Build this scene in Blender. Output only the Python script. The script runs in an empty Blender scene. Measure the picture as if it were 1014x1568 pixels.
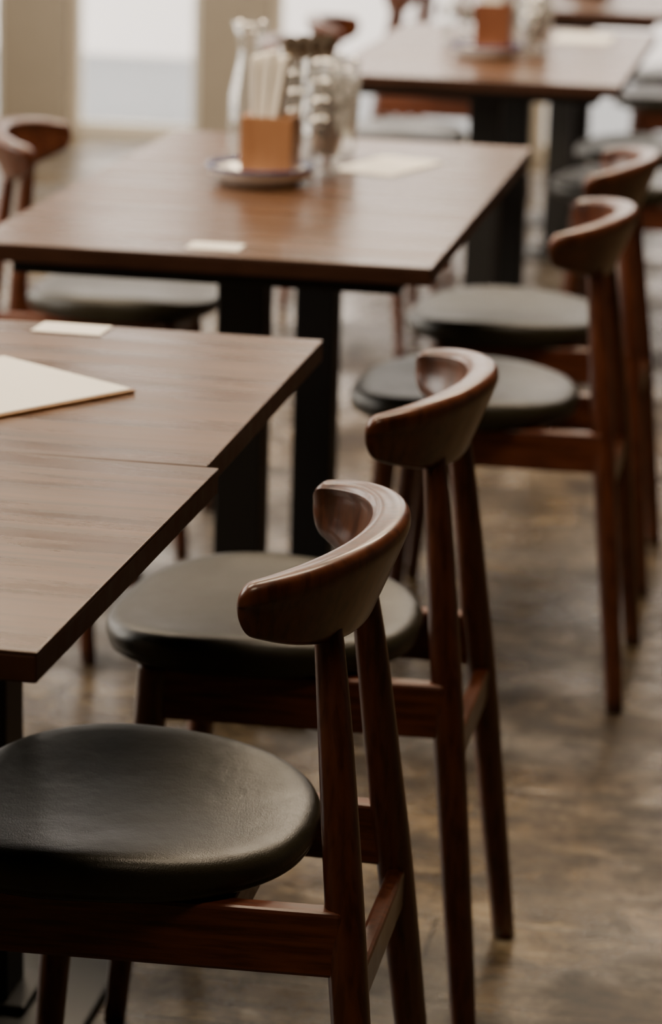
import bpy, bmesh, math, random
from mathutils import Vector, Matrix
random.seed(4)
PSI=0.1707
CV,SV=math.cos(PSI),math.sin(PSI)
def W(v,u): return (CV*v+SV*u, -SV*v+CV*u)
C=bpy.context.scene.collection

# ---------------- materials ----------------
def newmat(name):
    m=bpy.data.materials.new(name); m.use_nodes=True
    nt=m.node_tree; b=nt.nodes['Principled BSDF']; return m,nt,b
def N(nt,t,**k):
    n=nt.nodes.new(t)
    for a,v in k.items(): setattr(n,a,v)
    return n
def ramp(nt,stops):
    r=N(nt,'ShaderNodeValToRGB'); e=r.color_ramp.elements
    while len(e)<len(stops): e.new(0.5)
    for i,(p,c) in enumerate(stops):
        e[i].position=p; e[i].color=(*c,1) if len(c)==3 else c
    return r
def coords(nt,scale,kind='Object',rot=(0,0,0)):
    tc=N(nt,'ShaderNodeTexCoord'); mp=N(nt,'ShaderNodeMapping')
    mp.inputs['Scale'].default_value=scale; mp.inputs['Rotation'].default_value=rot
    nt.links.new(tc.outputs[kind],mp.inputs['Vector']); return mp.outputs['Vector']
def wood(name,c1,c2,scale,rough=.35,coat=.3,bump=.05,rv=.1,pores=0,spec=.5,crough=.2):
    m,nt,b=newmat(name); v=coords(nt,scale)
    n=N(nt,'ShaderNodeTexNoise'); n.inputs['Scale'].default_value=1; n.inputs['Detail'].default_value=8; n.inputs['Roughness'].default_value=.65; n.inputs['Distortion'].default_value=.5
    nt.links.new(v,n.inputs['Vector'])
    r=ramp(nt,[(.32,c1),(.68,c2)]); nt.links.new(n.outputs['Fac'],r.inputs[0]); col=r.outputs[0]
    if pores:
        v2=coords(nt,tuple(s*pores for s in scale)); p=N(nt,'ShaderNodeTexNoise'); p.inputs['Scale'].default_value=1; p.inputs['Detail'].default_value=3
        nt.links.new(v2,p.inputs['Vector']); pr=ramp(nt,[(.38,(.66,.62,.59)),(.5,(1,1,1)),(.68,(1.18,1.15,1.12))]); nt.links.new(p.outputs['Fac'],pr.inputs[0])
        mx=N(nt,'ShaderNodeMix',data_type='RGBA',blend_type='MULTIPLY'); mx.inputs[0].default_value=1
        nt.links.new(col,mx.inputs[6]); nt.links.new(pr.outputs[0],mx.inputs[7]); col=mx.outputs[2]
    nt.links.new(col,b.inputs['Base Color'])
    mr=N(nt,'ShaderNodeMapRange'); mr.inputs[1].default_value=.3; mr.inputs[2].default_value=.7; mr.inputs[3].default_value=rough-rv; mr.inputs[4].default_value=rough+rv
    nt.links.new(n.outputs['Fac'],mr.inputs[0]); nt.links.new(mr.outputs[0],b.inputs['Roughness'])
    bp=N(nt,'ShaderNodeBump'); bp.inputs['Strength'].default_value=bump; bp.inputs['Distance'].default_value=.002
    nt.links.new(n.outputs['Fac'],bp.inputs['Height']); nt.links.new(bp.outputs[0],b.inputs['Normal'])
    b.inputs['Coat Weight'].default_value=coat; b.inputs['Coat Roughness'].default_value=crough
    b.inputs['Specular IOR Level'].default_value=spec
    return m
def plain(name,c,rough=.5,metal=0,noise=.0,coat=0):
    m,nt,b=newmat(name)
    v=coords(nt,(12,12,12)); n=N(nt,'ShaderNodeTexNoise'); n.inputs['Scale'].default_value=1; n.inputs['Detail'].default_value=4
    nt.links.new(v,n.inputs['Vector'])
    k=1-noise; r=ramp(nt,[(.3,tuple(x*k for x in c)),(.7,c)]); nt.links.new(n.outputs['Fac'],r.inputs[0]); nt.links.new(r.outputs[0],b.inputs['Base Color'])
    b.inputs['Roughness'].default_value=rough; b.inputs['Metallic'].default_value=metal; b.inputs['Coat Weight'].default_value=coat
    return m
M_ch=wood('chair_wood',(.052,.0125,.0045),(.120,.0365,.0140),(18,18,3.0),.34,.30,.06,.07,7,.40,.15)
M_ch_h=wood('chair_rail_wood',(.060,.0130,.0045),(.138,.039,.014),(5,40,60),.4,.1,.06,.1,3,.4)
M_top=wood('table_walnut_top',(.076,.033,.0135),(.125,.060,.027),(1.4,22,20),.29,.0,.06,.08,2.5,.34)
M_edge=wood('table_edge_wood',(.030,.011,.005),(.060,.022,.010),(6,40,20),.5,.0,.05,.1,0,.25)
M_black=plain('black_powdercoat_steel',(.006,.0055,.005),.55,.0,.2)
M_base=plain('cast_iron_base',(.014,.015,.015),.4,.2,.2)
M_paper=plain('menu_paper',(.88,.85,.78),.7,0,.03)
M_board=wood('menu_board',(.30,.16,.075),(.40,.23,.11),(10,40,10),.5,0)
M_china=plain('white_china',(.88,.86,.82),.2,0,.02,.5)
M_blue=plain('blue_rim_glaze',(.008,.014,.12),.25,0,.1,.3)
M_boxw=wood('caddy_wood',(.25,.11,.045),(.35,.165,.072),(25,25,6),.5,.05)
M_copper=wood('caddy_dark_wood',(.12,.035,.012),(.18,.06,.022),(25,25,6),.4,.2)
M_metal=plain('cutlery_steel',(.22,.18,.14),.35,1)
def leather():
    m,nt,b=newmat('black_leather'); v=coords(nt,(1,1,1))
    n=N(nt,'ShaderNodeTexNoise'); n.inputs['Scale'].default_value=7; n.inputs['Detail'].default_value=6; n.inputs['Roughness'].default_value=.6
    vo=N(nt,'ShaderNodeTexVoronoi'); vo.inputs['Scale'].default_value=700
    nt.links.new(v,n.inputs['Vector']); nt.links.new(v,vo.inputs['Vector'])
    r=ramp(nt,[(.3,(.0135,.0112,.0052)),(.7,(.0240,.0202,.0105))]); nt.links.new(n.outputs['Fac'],r.inputs[0]); nt.links.new(r.outputs[0],b.inputs['Base Color'])
    mr=N(nt,'ShaderNodeMapRange'); mr.inputs[1].default_value=.3; mr.inputs[2].default_value=.7; mr.inputs[3].default_value=.25; mr.inputs[4].default_value=.42
    nt.links.new(n.outputs['Fac'],mr.inputs[0]); nt.links.new(mr.outputs[0],b.inputs['Roughness'])
    b1=N(nt,'ShaderNodeBump'); b1.inputs['Strength'].default_value=.6; b1.inputs['Distance'].default_value=.004
    nt.links.new(n.outputs['Fac'],b1.inputs['Height'])
    bp=N(nt,'ShaderNodeBump'); bp.inputs['Strength'].default_value=.3; bp.inputs['Distance'].default_value=.0005
    nt.links.new(vo.outputs['Distance'],bp.inputs['Height']); nt.links.new(b1.outputs[0],bp.inputs['Normal']); nt.links.new(bp.outputs[0],b.inputs['Normal'])
    b.inputs['Specular IOR Level'].default_value=.40
    return m
M_lea=leather()
def thin(name,base,edge,diff):
    m=bpy.data.materials.new(name); m.use_nodes=True; nt=m.node_tree; nt.nodes.clear()
    o=N(nt,'ShaderNodeOutputMaterial'); t=N(nt,'ShaderNodeBsdfTransparent'); g=N(nt,'ShaderNodeBsdfGlossy'); g.inputs['Roughness'].default_value=.03
    d=N(nt,'ShaderNodeBsdfDiffuse'); d.inputs[0].default_value=(.85,.85,.82,1)
    lw=N(nt,'ShaderNodeLayerWeight'); lw.inputs[0].default_value=.35
    mr=N(nt,'ShaderNodeMapRange'); mr.inputs[3].default_value=base; mr.inputs[4].default_value=edge
    nt.links.new(lw.outputs['Facing'],mr.inputs[0])
    m1=N(nt,'ShaderNodeMixShader'); m1.inputs[0].default_value=diff
    nt.links.new(g.outputs[0],m1.inputs[1]); nt.links.new(d.outputs[0],m1.inputs[2])
    mx=N(nt,'ShaderNodeMixShader'); nt.links.new(mr.outputs[0],mx.inputs[0])
    nt.links.new(t.outputs[0],mx.inputs[1]); nt.links.new(m1.outputs[0],mx.inputs[2]); nt.links.new(mx.outputs[0],o.inputs[0]); return m
M_glass=thin('clear_glass',.10,.75,.35)
M_pane=thin('window_glass',.05,.3,0)
M_wall=plain('painted_wall_beige',(.29,.245,.185),.7,0,.05)
M_ceil=plain('ceiling_paint',(.22,.185,.14),.8,0,.05)
M_wood_dark=plain('dark_panelling',(.035,.024,.017),.6,0,.2)
M_frame=plain('window_frame_paint',(.70,.64,.54),.5,0,.03)
M_pave=plain('pavement_concrete',(.20,.21,.225),.8,0,.1)
M_bld=plain('pale_render_facade',(.92,.88,.88),.8,0,.03)
def floormat():
    m,nt,b=newmat('worn_floorboards')
    v=coords(nt,(1,1,1))
    br=N(nt,'ShaderNodeTexBrick'); br.offset=.37
    br.inputs['Scale'].default_value=1; br.inputs['Brick Width'].default_value=1.1; br.inputs['Row Height'].default_value=.12
    br.inputs['Mortar Size'].default_value=.003; br.inputs['Mortar Smooth'].default_value=.6; br.inputs['Bias'].default_value=0
    br.inputs['Color1'].default_value=(.3,.3,.3,1); br.inputs['Color2'].default_value=(.8,.8,.8,1); br.inputs['Mortar'].default_value=(0,0,0,1)
    nt.links.new(v,br.inputs['Vector'])
    v2=coords(nt,(3,20,1)); g=N(nt,'ShaderNodeTexNoise'); g.inputs['Scale'].default_value=1.3; g.inputs['Detail'].default_value=8; g.inputs['Roughness'].default_value=.65; g.inputs['Distortion'].default_value=1.0
    nt.links.new(v2,g.inputs['Vector'])
    v3=coords(nt,(1,1.2,1)); w=N(nt,'ShaderNodeTexNoise'); w.inputs['Scale'].default_value=8; w.inputs['Detail'].default_value=12; w.inputs['Roughness'].default_value=.78; w.inputs['Distortion'].default_value=.3
    nt.links.new(v3,w.inputs['Vector'])
    lw=N(nt,'ShaderNodeTexNoise'); lw.inputs['Scale'].default_value=2.4; lw.inputs['Detail'].default_value=5
    nt.links.new(v3,lw.inputs['Vector'])
    sc=N(nt,'ShaderNodeTexNoise'); sc.inputs['Scale'].default_value=42; sc.inputs['Detail'].default_value=6; sc.inputs['Roughness'].default_value=.7
    nt.links.new(v3,sc.inputs['Vector'])
    r1=ramp(nt,[(.3,(.042,.027,.013)),(.52,(.092,.068,.041)),(.75,(.165,.135,.095))]); nt.links.new(g.outputs['Fac'],r1.inputs[0])
    r2=ramp(nt,[(.38,(.26,.22,.17)),(.5,(.90,.87,.80)),(.61,(2.2,2.25,2.25))]); nt.links.new(w.outputs['Fac'],r2.inputs[0])
    mx=N(nt,'ShaderNodeMix',data_type='RGBA',blend_type='MULTIPLY'); mx.inputs[0].default_value=1
    nt.links.new(r1.outputs[0],mx.inputs[6]); nt.links.new(r2.outputs[0],mx.inputs[7])
    r3=ramp(nt,[(0,(.2,.2,.2)),(.2,(.75,.75,.75)),(1,(1.25,1.25,1.25))]); nt.links.new(br.outputs['Color'],r3.inputs[0])
    mx2=N(nt,'ShaderNodeMix',data_type='RGBA',blend_type='MULTIPLY'); mx2.inputs[0].default_value=1
    nt.links.new(mx.outputs[2],mx2.inputs[6]); nt.links.new(r3.outputs[0],mx2.inputs[7])
    r4=ramp(nt,[(.35,(.60,.54,.48)),(.65,(1.4,1.42,1.42))]); nt.links.new(lw.outputs['Fac'],r4.inputs[0])
    mx3=N(nt,'ShaderNodeMix',data_type='RGBA',blend_type='MULTIPLY'); mx3.inputs[0].default_value=1
    nt.links.new(mx2.outputs[2],mx3.inputs[6]); nt.links.new(r4.outputs[0],mx3.inputs[7])
    r5=ramp(nt,[(.32,(.5,.48,.45)),(.45,(1,1,1)),(.62,(1,1,1)),(.72,(1.5,1.5,1.45))]); nt.links.new(sc.outputs['Fac'],r5.inputs[0])
    mx4=N(nt,'ShaderNodeMix',data_type='RGBA',blend_type='MULTIPLY'); mx4.inputs[0].default_value=1
    nt.links.new(mx3.outputs[2],mx4.inputs[6]); nt.links.new(r5.outputs[0],mx4.inputs[7]); nt.links.new(mx4.outputs[2],b.inputs['Base Color'])
    mr=N(nt,'ShaderNodeMapRange'); mr.inputs[1].default_value=.44; mr.inputs[2].default_value=.56; mr.inputs[3].default_value=.50; mr.inputs[4].default_value=.12
    av=N(nt,'ShaderNodeMath',operation='MULTIPLY_ADD'); av.inputs[1].default_value=.5
    hv=N(nt,'ShaderNodeMath',operation='MULTIPLY'); hv.inputs[1].default_value=.5; nt.links.new(lw.outputs['Fac'],hv.inputs[0])
    nt.links.new(w.outputs['Fac'],av.inputs[0]); nt.links.new(hv.outputs[0],av.inputs[2])
    nt.links.new(av.outputs[0],mr.inputs[0]); nt.links.new(mr.outputs[0],b.inputs['Roughness'])
    bp=N(nt,'ShaderNodeBump'); bp.inputs['Strength'].default_value=.22; bp.inputs['Distance'].default_value=.005
    sb=N(nt,'ShaderNodeMath',operation='SUBTRACT'); nt.links.new(w.outputs['Fac'],sb.inputs[0]); nt.links.new(br.outputs['Fac'],sb.inputs[1])
    nt.links.new(sb.outputs[0],bp.inputs['Height']); nt.links.new(bp.outputs[0],b.inputs['Normal'])
    return m
M_floor=floormat()
def emis(name,c,s):
    m=bpy.data.materials.new(name); m.use_nodes=True; nt=m.node_tree; b=nt.nodes['Principled BSDF']
    b.inputs['Base Color'].default_value=(.8,.8,.8,1); b.inputs['Emission Color'].default_value=(*c,1); b.inputs['Emission Strength'].default_value=s; return m

# ---------------- mesh builder ----------------
class MB:
    def __init__(s): s.v=[];s.f=[];s.m=[];s.sm=[];s.mats=[]
    def mi(s,mat):
        if mat not in s.mats: s.mats.append(mat)
        return s.mats.index(mat)
    def add(s,vs,fs,mat,smooth=True):
        o=len(s.v); s.v+= [tuple(p) for p in vs]; i=s.mi(mat)
        for f in fs: s.f.append([o+k for k in f]); s.m.append(i); s.sm.append(smooth)
    def rings(s,rings,mat,cap=True,closed=False):
        n=len(rings[0]); vs=[p for r in rings for p in r]; fs=[]
        R=len(rings)
        for i in range(R-1 if not closed else R):
            a=i*n;b=((i+1)%R)*n
            for j in range(n):
                k=(j+1)%n; fs.append([a+j,a+k,b+k,b+j])
        if cap and not closed:
            fs.append(list(range(n))[::-1]); fs.append([(R-1)*n+j for j in range(n)])
        s.add(vs,fs,mat)
    def box(s,M,sx,sy,sz,mat,bev=.003,seg=2):
        bm=bmesh.new(); bmesh.ops.create_cube(bm,size=1)
        bmesh.ops.scale(bm,vec=(sx,sy,sz),verts=bm.verts)
        if bev>0: bmesh.ops.bevel(bm,geom=bm.edges[:],offset=bev,segments=seg,affect='EDGES',profile=.5)
        bm.verts.index_update()
        s.add([M@v.co for v in bm.verts],[[v.index for v in f.verts] for f in bm.faces],mat,False); bm.free()
    def boxat(s,x0,x1,y0,y1,z0,z1,mat,bev=.003):
        s.box(Matrix.Translation(((x0+x1)/2,(y0+y1)/2,(z0+z1)/2)),x1-x0,y1-y0,z1-z0,mat,bev)
    def bar(s,p,q,w,h,mat,bev=.003):
        p=Vector(p);q=Vector(q);d=(q-p);L=d.length;x=d.normalized();z=Vector((0,0,1));y=z.cross(x).normalized();z=x.cross(y)
        M=Matrix((x,y,z)).transposed().to_4x4(); M.translation=(p+q)/2
        s.box(M,L,w,h,mat,bev)
    def lathe(s,prof,c,mat,n=40,cap=True):
        s.rings([[(c[0]+r*math.cos(2*math.pi*j/n),c[1]+r*math.sin(2*math.pi*j/n),c[2]+z) for j in range(n)] for r,z in prof],mat,cap)
    def obj(s,name,loc=(0,0,0),rot=0,parent=None):
        me=bpy.data.meshes.new(name); me.from_pydata(s.v,[],s.f)
        for m in s.mats: me.materials.append(m)
        for p,i,sm in zip(me.polygons,s.m,s.sm): p.material_index=i; p.use_smooth=sm
        bm=bmesh.new(); bm.from_mesh(me); bmesh.ops.recalc_face_normals(bm,faces=bm.faces); bm.to_mesh(me); bm.free()
        o=bpy.data.objects.new(name,me); C.objects.link(o); o.location=loc; o.rotation_euler=(0,0,rot)
        if parent: o.parent=parent
        return o
def catmull(pts,k,closed=True):
    out=[];n=len(pts)
    for i in range(n if closed else n-1):
        g=lambda j: pts[j%n] if closed else pts[max(0,min(n-1,j))]
        p0,p1,p2,p3=g(i-1),g(i),g(i+1),g(i+2)
        for a in range(k):
            t=a/k
            out.append(tuple(.5*((2*p1[d])+(-p0[d]+p2[d])*t+(2*p0[d]-5*p1[d]+4*p2[d]-p3[d])*t*t+(-p0[d]+3*p1[d]-3*p2[d]+p3[d])*t**3) for d in range(len(p1))))
    if not closed: out.append(pts[-1])
    return out
# ---------------- chair ----------------
def tapered(mb,pts,mat,n=20,flat=1.0):
    P=catmull([tuple(p) for p in pts],5,False); rs=[]
    for x,y,z,r in P: rs.append([(x+r*math.cos(2*math.pi*j/n),y+r*flat*math.sin(2*math.pi*j/n),z) for j in range(n)])
    mb.rings(rs,mat)
def chair_mesh():
    mb=MB()
    rings=[]; K=110
    for i in range(K+1):
        t=math.sin(math.pi/2*(-1+2*i/K)); ph=t*math.radians(81)
        b,a,x0=.194,.138,.100
        px,py=x0+a*math.cos(ph),b*math.sin(ph)
        nx,ny=math.cos(ph)/a,math.sin(ph)/b; l=math.hypot(nx,ny); nx/=l;ny/=l
        at=abs(t); e=at**2.0
        H=.100-.056*e; top=.761-.020*e
        lean=.033*(1-.70*e); q=1-.35*e
        prof=[(-.010,0),(-.0045,-.0015),(-.0012,-.0050),(0,-.010),(-.0010,-.018),(-lean*.38,-.48*H),(-lean*.78,-.80*H),(-lean*.96,-.94*H),(-lean*.98-.004*q,-.985*H),(-lean-.009*q,-H),(-lean-.014*q,-.975*H),(-lean-.017*q,-.80*H),(-lean*.6-.021*q,-.50*H),(-.034*q,-.22*H),(-.036*q,-.10*H),(-.034*q,-.0055),(-.029*q,-.002),(-.019*q,-.0008)]
        prof=catmull(prof,3)
        cr=sum(p[0] for p in prof)/len(prof); cz=sum(p[1] for p in prof)/len(prof)
        k=1.0
        if at>.91: k=max(0,1-((at-.91)/.09)**2.4)**.5
        k=max(k,.02)
        rings.append([(px+nx*(cr+(r-cr)*k),py+ny*(cr+(r-cr)*k),top+cz+(z-cz)*k) for r,z in prof])
    mb.rings(rings,M_ch)
    for s in (-1,1):
        tapered(mb,[(.257,s*.177,0,.0140),(.239,s*.157,.17,.0165),(.219,s*.136,.36,.0182),(.207,s*.119,.47,.0176),(.193,s*.101,.60,.0155),(.182,s*.087,.688,.0126)],M_ch,24)
        tapered(mb,[(-.155,s*.172,0,.0125),(-.138,s*.161,.2,.0160),(-.122,s*.151,.36,.0185),(-.118,s*.148,.434,.0185)],M_ch,24)
        mb.bar((-.118,s*.149,.401),(.212,s*.134,.401),.023,.063,M_ch_h,.004)
    mb.bar((-.120,-.145,.405),(-.120,.145,.405),.022,.052,M_ch_h,.004)
    mb.bar((.10,-.14,.41),(.10,.14,.41),.022,.04,M_ch_h,.004)
    mb.bar((.2215,-.136,.350),(.2215,.136,.350),.018,.040,M_ch,.004)
    n=96
    def outline(k,z,sag=0):
        o=[]
        for j in range(n):
            t=2*math.pi*j/n; cs,sn=math.cos(t),math.sin(t); e=2/2.5
            x=.181*math.copysign(abs(cs)**e,cs); y=.186*math.copysign(abs(sn)**e,sn)
            y*=1-.10*(x/.181)
            X,Y=x*k,y*k
            zz=z-sag*.008*((X/.181)**2)+sag*.008*((Y/.186)**2)
            o.append((-.0194+X,Y,zz))
        return o
    mb.rings([outline(.86,.428),outline(.90,.431),outline(.90,.440)],M_black)
    prof=[(.90,.4355,.0),(.965,.4360,.0),(.985,.4385,.0),(.988,.4410,.0),(.984,.4425,.0),(.992,.4445,.1),(1.0,.450,.3),(.996,.4575,.5),(.982,.464,.75),(.955,.4685,.9),(.91,.4705,1),(.83,.471,1),(.68,.4700,1),(.5,.4685,1),(.35,.4675,1),(.2,.467,1),(.08,.467,1)]
    mb.rings([outline(*p) for p in prof],M_lea)
    return mb
cm=chair_mesh()
base=cm.obj('dining_chair',(0,0,0))
chairs=[('A',-.1648,2.4504,-.0,0),('B',-.052,3.0847,.0058,0),('C',.2281,4.2979,.0057,0),('D',.3302,4.9238,.0021,0),
 ('E',-.4091,5.049,-.0766,1),('E2',-.512,4.435,-.02,1)]
T2=(.1273,3.746);T3=(.5986,6.033);T4=(.913,7.856)
def off(T,v,u): a=W(v,u); return (T[0]+a[0],T[1]+a[1])
for T in (T3,T4):
    for u in (.56,1.195):
        p=off(T,.01,u); chairs.append(('G',p[0],p[1],random.uniform(-.03,.03),0))
        p=off(T,-.69,u+.08); chairs.append(('F',p[0],p[1],random.uniform(-.05,.05),1))
T1=(-.0151,3.2452)
for u in (-.33,-.95):
    p=off(T1,-.85,u); chairs.append(('H',p[0],p[1],0,1))
for i,(c,x,y,r,fl) in enumerate(chairs):
    o=base if i==0 else bpy.data.objects.new('dining_chair',base.data)
    if i: C.objects.link(o)
    o.location=(x,y,0); o.rotation_euler=(0,0,-(PSI+r)+(math.pi if fl else 0))
# ---------------- tables ----------------
def table(name,loc,L,Wd,peds,rot,y0=None):
    mb=MB()
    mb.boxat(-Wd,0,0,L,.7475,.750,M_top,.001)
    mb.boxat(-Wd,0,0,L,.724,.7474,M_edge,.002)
    mb.boxat(-Wd+.05,-.05,.05,L-.05,.700,.7241,M_black,.002)
    for u in peds:
        v=-.325
        mb.boxat(v-.036,v+.036,u-.036,u+.036,.014,.702,M_black,.003)
        mb.boxat(v-.19,v+.19,u-.04,u+.04,.690,.7239,M_black,.003)
        mb.boxat(v-.135,v+.135,u-.14,u+.14,.0,.010,M_base,.004)
        mb.boxat(v-.06,v+.06,u-.05,u+.05,.010,.020,M_base,.003)
    return mb.obj(name,(loc[0],loc[1],0),rot)
p1b=off(T1,0,-.634)
table('dining_table',(p1b[0],p1b[1]),.632,.66,[.316],-PSI)
p1a=off(p1b,0,-.602)
table('dining_table',(p1a[0]+.001,p1a[1]),.598,.66,[.30],-PSI-.02)
table('dining_table',T2,1.28,.66,[.32,.95],-PSI)
table('dining_table',T3,1.28,.66,[.32,.95],-PSI)
table('dining_table',T4,1.28,.66,[.32,.95],-PSI)
# ---------------- table things ----------------
def sheet(name,loc,rot,w,d,z,mat,t=.0012,board=None):
    mb=MB()
    if board: mb.boxat(-.004,w+.004,-.004,d+.004,0,.004,board,.0015); mb.boxat(0,w,0,d,.004,.0052,mat,0)
    else: mb.boxat(0,w,0,d,0,t,mat,0)
    return mb.obj(name,(loc[0],loc[1],z),rot)
sheet('place_card',(-.365,3.245),-PSI-.03,.085,.055,.7502,M_paper)
sheet('place_card',(-.215,3.85),-PSI,.075,.05,.7502,M_paper)
a=math.atan2(.687,-.727)
sheet('clipboard_menu',(-.221,2.93),a,.215,.30,.7502,M_paper,board=M_board)
sheet('menu_sheet',(.085,4.60),math.atan2(.888,.46),.20,.115,.7502,M_paper,.002)
sheet('menu_sheet',(.52,7.0),-PSI,.14,.21,.7502,M_paper,.002)
def plate(mb,c,r):
    mb.lathe([(r*.60,0),(r*.76,.002),(r*.96,.018),(r*1.0,.025)],c,M_china,48,False)
    mb.lathe([(.001,.004),(r*.62,.005),(r*.93,.0235)],c,M_china,48,False)
    mb.lathe([(.001,0),(r*.60,0)],c,M_china,48,False)
    mb.lathe([(r*1.0,.025),(r*1.012,.028),(r*1.0,.0315),(r*.96,.0300),(r*.91,.0235)],c,M_blue,48,False)
def glassware(mb,c,prof,th=.002,n=36):
    inner=[(max(r-th,.001),z+(.004 if i==0 else 0)) for i,(r,z) in enumerate(prof)]
    full=[(.001,prof[0][1])]+prof+inner[::-1]+[(.001,inner[0][1])]
    mb.lathe(full,c,M_glass,n,False)
CAR=[(.030,0),(.034,.01),(.036,.06),(.034,.11),(.024,.155),(.019,.18),(.021,.205),(.031,.235)]
TUM=[(.027,0),(.029,.01),(.033,.06),(.036,.105)]
def caddy(c,box,h=.105,w=.084,z=.75):
    e=bpy.data.objects.new('table_caddy',None); C.objects.link(e); e.location=(c[0],c[1],z+.0005); e.rotation_euler=(0,0,-PSI)
    mb=MB(); plate(mb,(0,0,0),.088); mb.obj('plate',parent=e)
    mb=MB(); k=w/2;t=.007;b=.0065; ox=.016
    mb.boxat(-k+ox,k+ox,-k,-k+t,b,b+h,box,.0015);mb.boxat(-k+ox,k+ox,k-t,k,b,b+h,box,.0015)
    mb.boxat(-k+ox,-k+t+ox,-k+t,k-t,b,b+h,box,.0015);mb.boxat(k-t+ox,k+ox,-k+t,k-t,b,b+h,box,.0015);mb.boxat(-k+t+ox,k-t+ox,-k+t,k-t,b,b+.006,box,0)
    mb.obj('wooden_box',parent=e)
    mb=MB()
    for i in range(5):
        x=ox-.022+.0085*i
        M=Matrix.Translation((x,-.012+.004*(i%2),b+.105+.004*(i%3)))@Matrix.Rotation(.05*(i-2)+.08,4,'Y')
        mb.box(M,.0083,.045,.19,M_paper,.002)
    mb.obj('napkins',parent=e)
    mb=MB()
    for i in range(6):
        x=ox+.020+.006*(i%2);y=-.02+.010*i; lx=.055*(.2+.15*i)
        mb.bar((x,y,b+.01),(x+lx,y+.005,b+.20),.007,.003,M_metal,.0008)
        cx,cy,cz=x+lx*1.12,y+.005,b+.215
        mb.rings([[(cx+.013*math.cos(q)*s,cy+.004*(1 if s>.5 else .2),cz+.020*math.sin(q)*s) for q in [2*math.pi*j/14 for j in range(14)]] for s in (.1,.6,1,1)],M_metal)
    mb.obj('cutlery',parent=e)
    return e
caddy((-.131,4.486),M_boxw)
caddy((.335,6.57),M_copper,.12)
def solo(name,c,prof,z=.7503):
    mb=MB(); glassware(mb,(0,0,0),prof); return mb.obj(name,(c[0],c[1],z))
solo('glass_carafe',(-.160,4.75),CAR)
solo('glass_carafe',(.27,6.75),CAR)
def stack(c,z=.7503,k=3):
    mb=MB()
    for i in range(k): glassware(mb,(0,0,i*.032),TUM)
    return mb.obj('drinking_glass_stack',(c[0],c[1],z))
stack((-.032,4.60),k=4); stack((-.005,4.82),k=3); stack((-.075,4.72),k=4)
stack((.45,6.66)); stack((.47,6.80),k=2); stack((.39,6.83),k=2)
solo('glass_carafe',(.80,8.6),CAR); caddy((.72,8.45),M_boxw)

# ---------------- room ----------------
R=(-PSI)
VL,VR,U0,U1,HC=-3.6,3.4,-1.8,10.2,3.05
mb=MB(); mb.boxat(VL-.2,VR+.2,U0-.2,U1+.2,-.1,0,M_floor,0); mb.obj('floor',rot=R)
mb=MB(); mb.boxat(VL-.2,VR+.2,U0-.2,U1+.2,HC,HC+.1,M_ceil,0); mb.obj('ceiling',rot=R)
mb=MB(); mb.boxat(VR,VR+.2,U0,U1,0,HC,M_wood_dark,0); mb.obj('wall_right',rot=R)
mb=MB(); mb.boxat(VL,VR,U0-.2,U0,0,HC,M_wood_dark,0); mb.obj('wall_back',rot=R)
def windowed(name,axis,c0,c1,a,b,ops,z0,z1,start,tail=None):
    mb=MB()
    def bx(p,q,za,zb,mat=M_wall,mm=mb,i0=c0,i1=c1):
        if q-p<1e-4: return
        if axis=='v': mm.boxat(p,q,i0,i1,za,zb,mat,0)
        else: mm.boxat(i0,i1,p,q,za,zb,mat,0)
    e=ops[-1][1]+.12 if tail else b
    bx(a,e,z1,HC)
    if z0>0: bx(a,e,0,z0)
    last=a
    for p,q in ops: bx(last,p,z0,z1); last=q
    bx(last,e,z0,z1)
    if tail: bx(e,b,0,HC,tail)
    mb.obj(name,rot=R)
    for k,(p,q) in enumerate(ops):
        m2=MB(); f=.04; m0=(c0+c1)/2
        i0,i1=m0-.03,m0+.03
        bx(p,p+f,z0,z1,M_frame,m2,i0,i1);bx(q-f,q,z0,z1,M_frame,m2,i0,i1)
        bx(p+f,q-f,z0,z0+.05,M_frame,m2,i0,i1);bx(p+f,q-f,z1-f,z1,M_frame,m2,i0,i1);bx(p+f,q-f,2.05,2.09,M_frame,m2,i0,i1)
        bx(p+f,q-f,z0+.05,z1-f,M_pane,m2,m0-.003,m0+.003)
        m2.obj('window_%d'%(start+k),rot=R)
        L=bpy.data.lights.new('window_portal','AREA'); L.shape='RECTANGLE'; L.size=q-p; L.size_y=z1-z0; L.cycles.is_portal=True
        lo=bpy.data.objects.new('window_portal_%d'%(start+k),L); C.objects.link(lo)
        if axis=='v': w=W((p+q)/2,c1+.02); lo.rotation_euler=(math.radians(-90),0,-PSI)
        else: w=W(c0-.02,(p+q)/2); lo.rotation_euler=(math.radians(90),0,-PSI-math.pi/2)
        lo.location=(w[0],w[1],(z0+z1)/2)
windowed('wall_far','v',U1,U1+.2,VL,VR,[(-3.5,-3.08),(-2.83,-2.31),(-2.05,-1.2),(-1.05,-.15)],.0,2.6,1,M_wood_dark)
windowed('wall_left','u',VL-.2,VL,U0,U1,[(3.0,4.8),(5.3,7.1),(7.7,9.5)],.5,2.7,5)
mb=MB(); mb.boxat(-14,14,U1+.21,13.3,-.10,-.02,M_pave,0)
mb.obj('pavement',rot=R)
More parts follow.
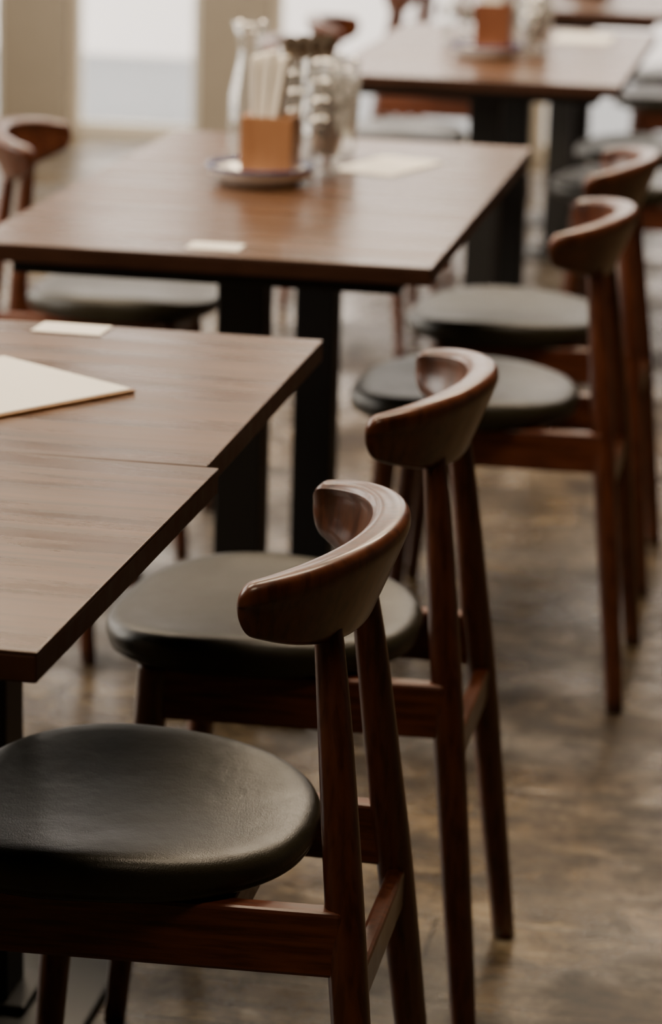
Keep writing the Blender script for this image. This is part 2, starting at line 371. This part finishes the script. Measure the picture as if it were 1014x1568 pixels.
mb=MB(); mb.boxat(-12,14,13.31,13.6,-.1,3.0,M_bld,0); mb.obj('facade_wall',rot=R)
M_em=emis('fill_diffuser',(1,.80,.57),3)  # glowing face of the added fill panels, not a known fixture
EN={(-2.2,3.4):58,(-2.2,6.2):75,(-.5,3.4):46,(-.5,6.2):76,(-.9,.9):20,(-1.0,8.6):32}  # invented fill lights, out of view, added to brighten the room from above
for (v,u),en in EN.items():
        mb=MB(); mb.boxat(-.62,.62,-.32,.32,-.05,0,M_frame,.004); mb.boxat(-.6,.6,-.3,.3,-.054,-.0505,M_em,0)
        p=W(v,u); mb.obj('fill_light_panel',(p[0],p[1],HC-.0005),R)  # made-up housing around each added fill lamp
        L=bpy.data.lights.new('fill_lamp','AREA'); L.shape='RECTANGLE'; L.size=1.2; L.size_y=.6; L.color=(1,.80,.57); L.energy=en
        lo=bpy.data.objects.new('fill_lamp',L); C.objects.link(lo); lo.location=(p[0],p[1],HC-.06); lo.rotation_euler=(0,0,R)
# ---------------- world ----------------
w=bpy.data.worlds.new('overcast'); bpy.context.scene.world=w; w.use_nodes=True
nt=w.node_tree; bg=nt.nodes['Background']
tc=N(nt,'ShaderNodeTexCoord'); sp=N(nt,'ShaderNodeSeparateXYZ'); nt.links.new(tc.outputs['Generated'],sp.inputs[0])
r=ramp(nt,[(0,(.5,.48,.45)),(.05,(1,.92,.80)),(1,(1,.94,.86))]); nt.links.new(sp.outputs[2],r.inputs[0]); nt.links.new(r.outputs[0],bg.inputs[0]); bg.inputs[1].default_value=8
# ---------------- camera ----------------
cd=bpy.data.cameras.new('camera'); cam=bpy.data.objects.new('camera',cd); C.objects.link(cam)
cd.sensor_fit='VERTICAL'; cd.sensor_height=36; cd.sensor_width=24; cd.lens=4234.4/1568*36
cd.dof.use_dof=True; cd.dof.focus_distance=2.44; cd.dof.aperture_fstop=4.9
cam.matrix_world=Matrix.Translation((0,0,1.4225))@Matrix.Rotation(math.pi/2-.2665,4,'X')@Matrix.Rotation(.0284,4,'Z')
bpy.context.scene.camera=cam
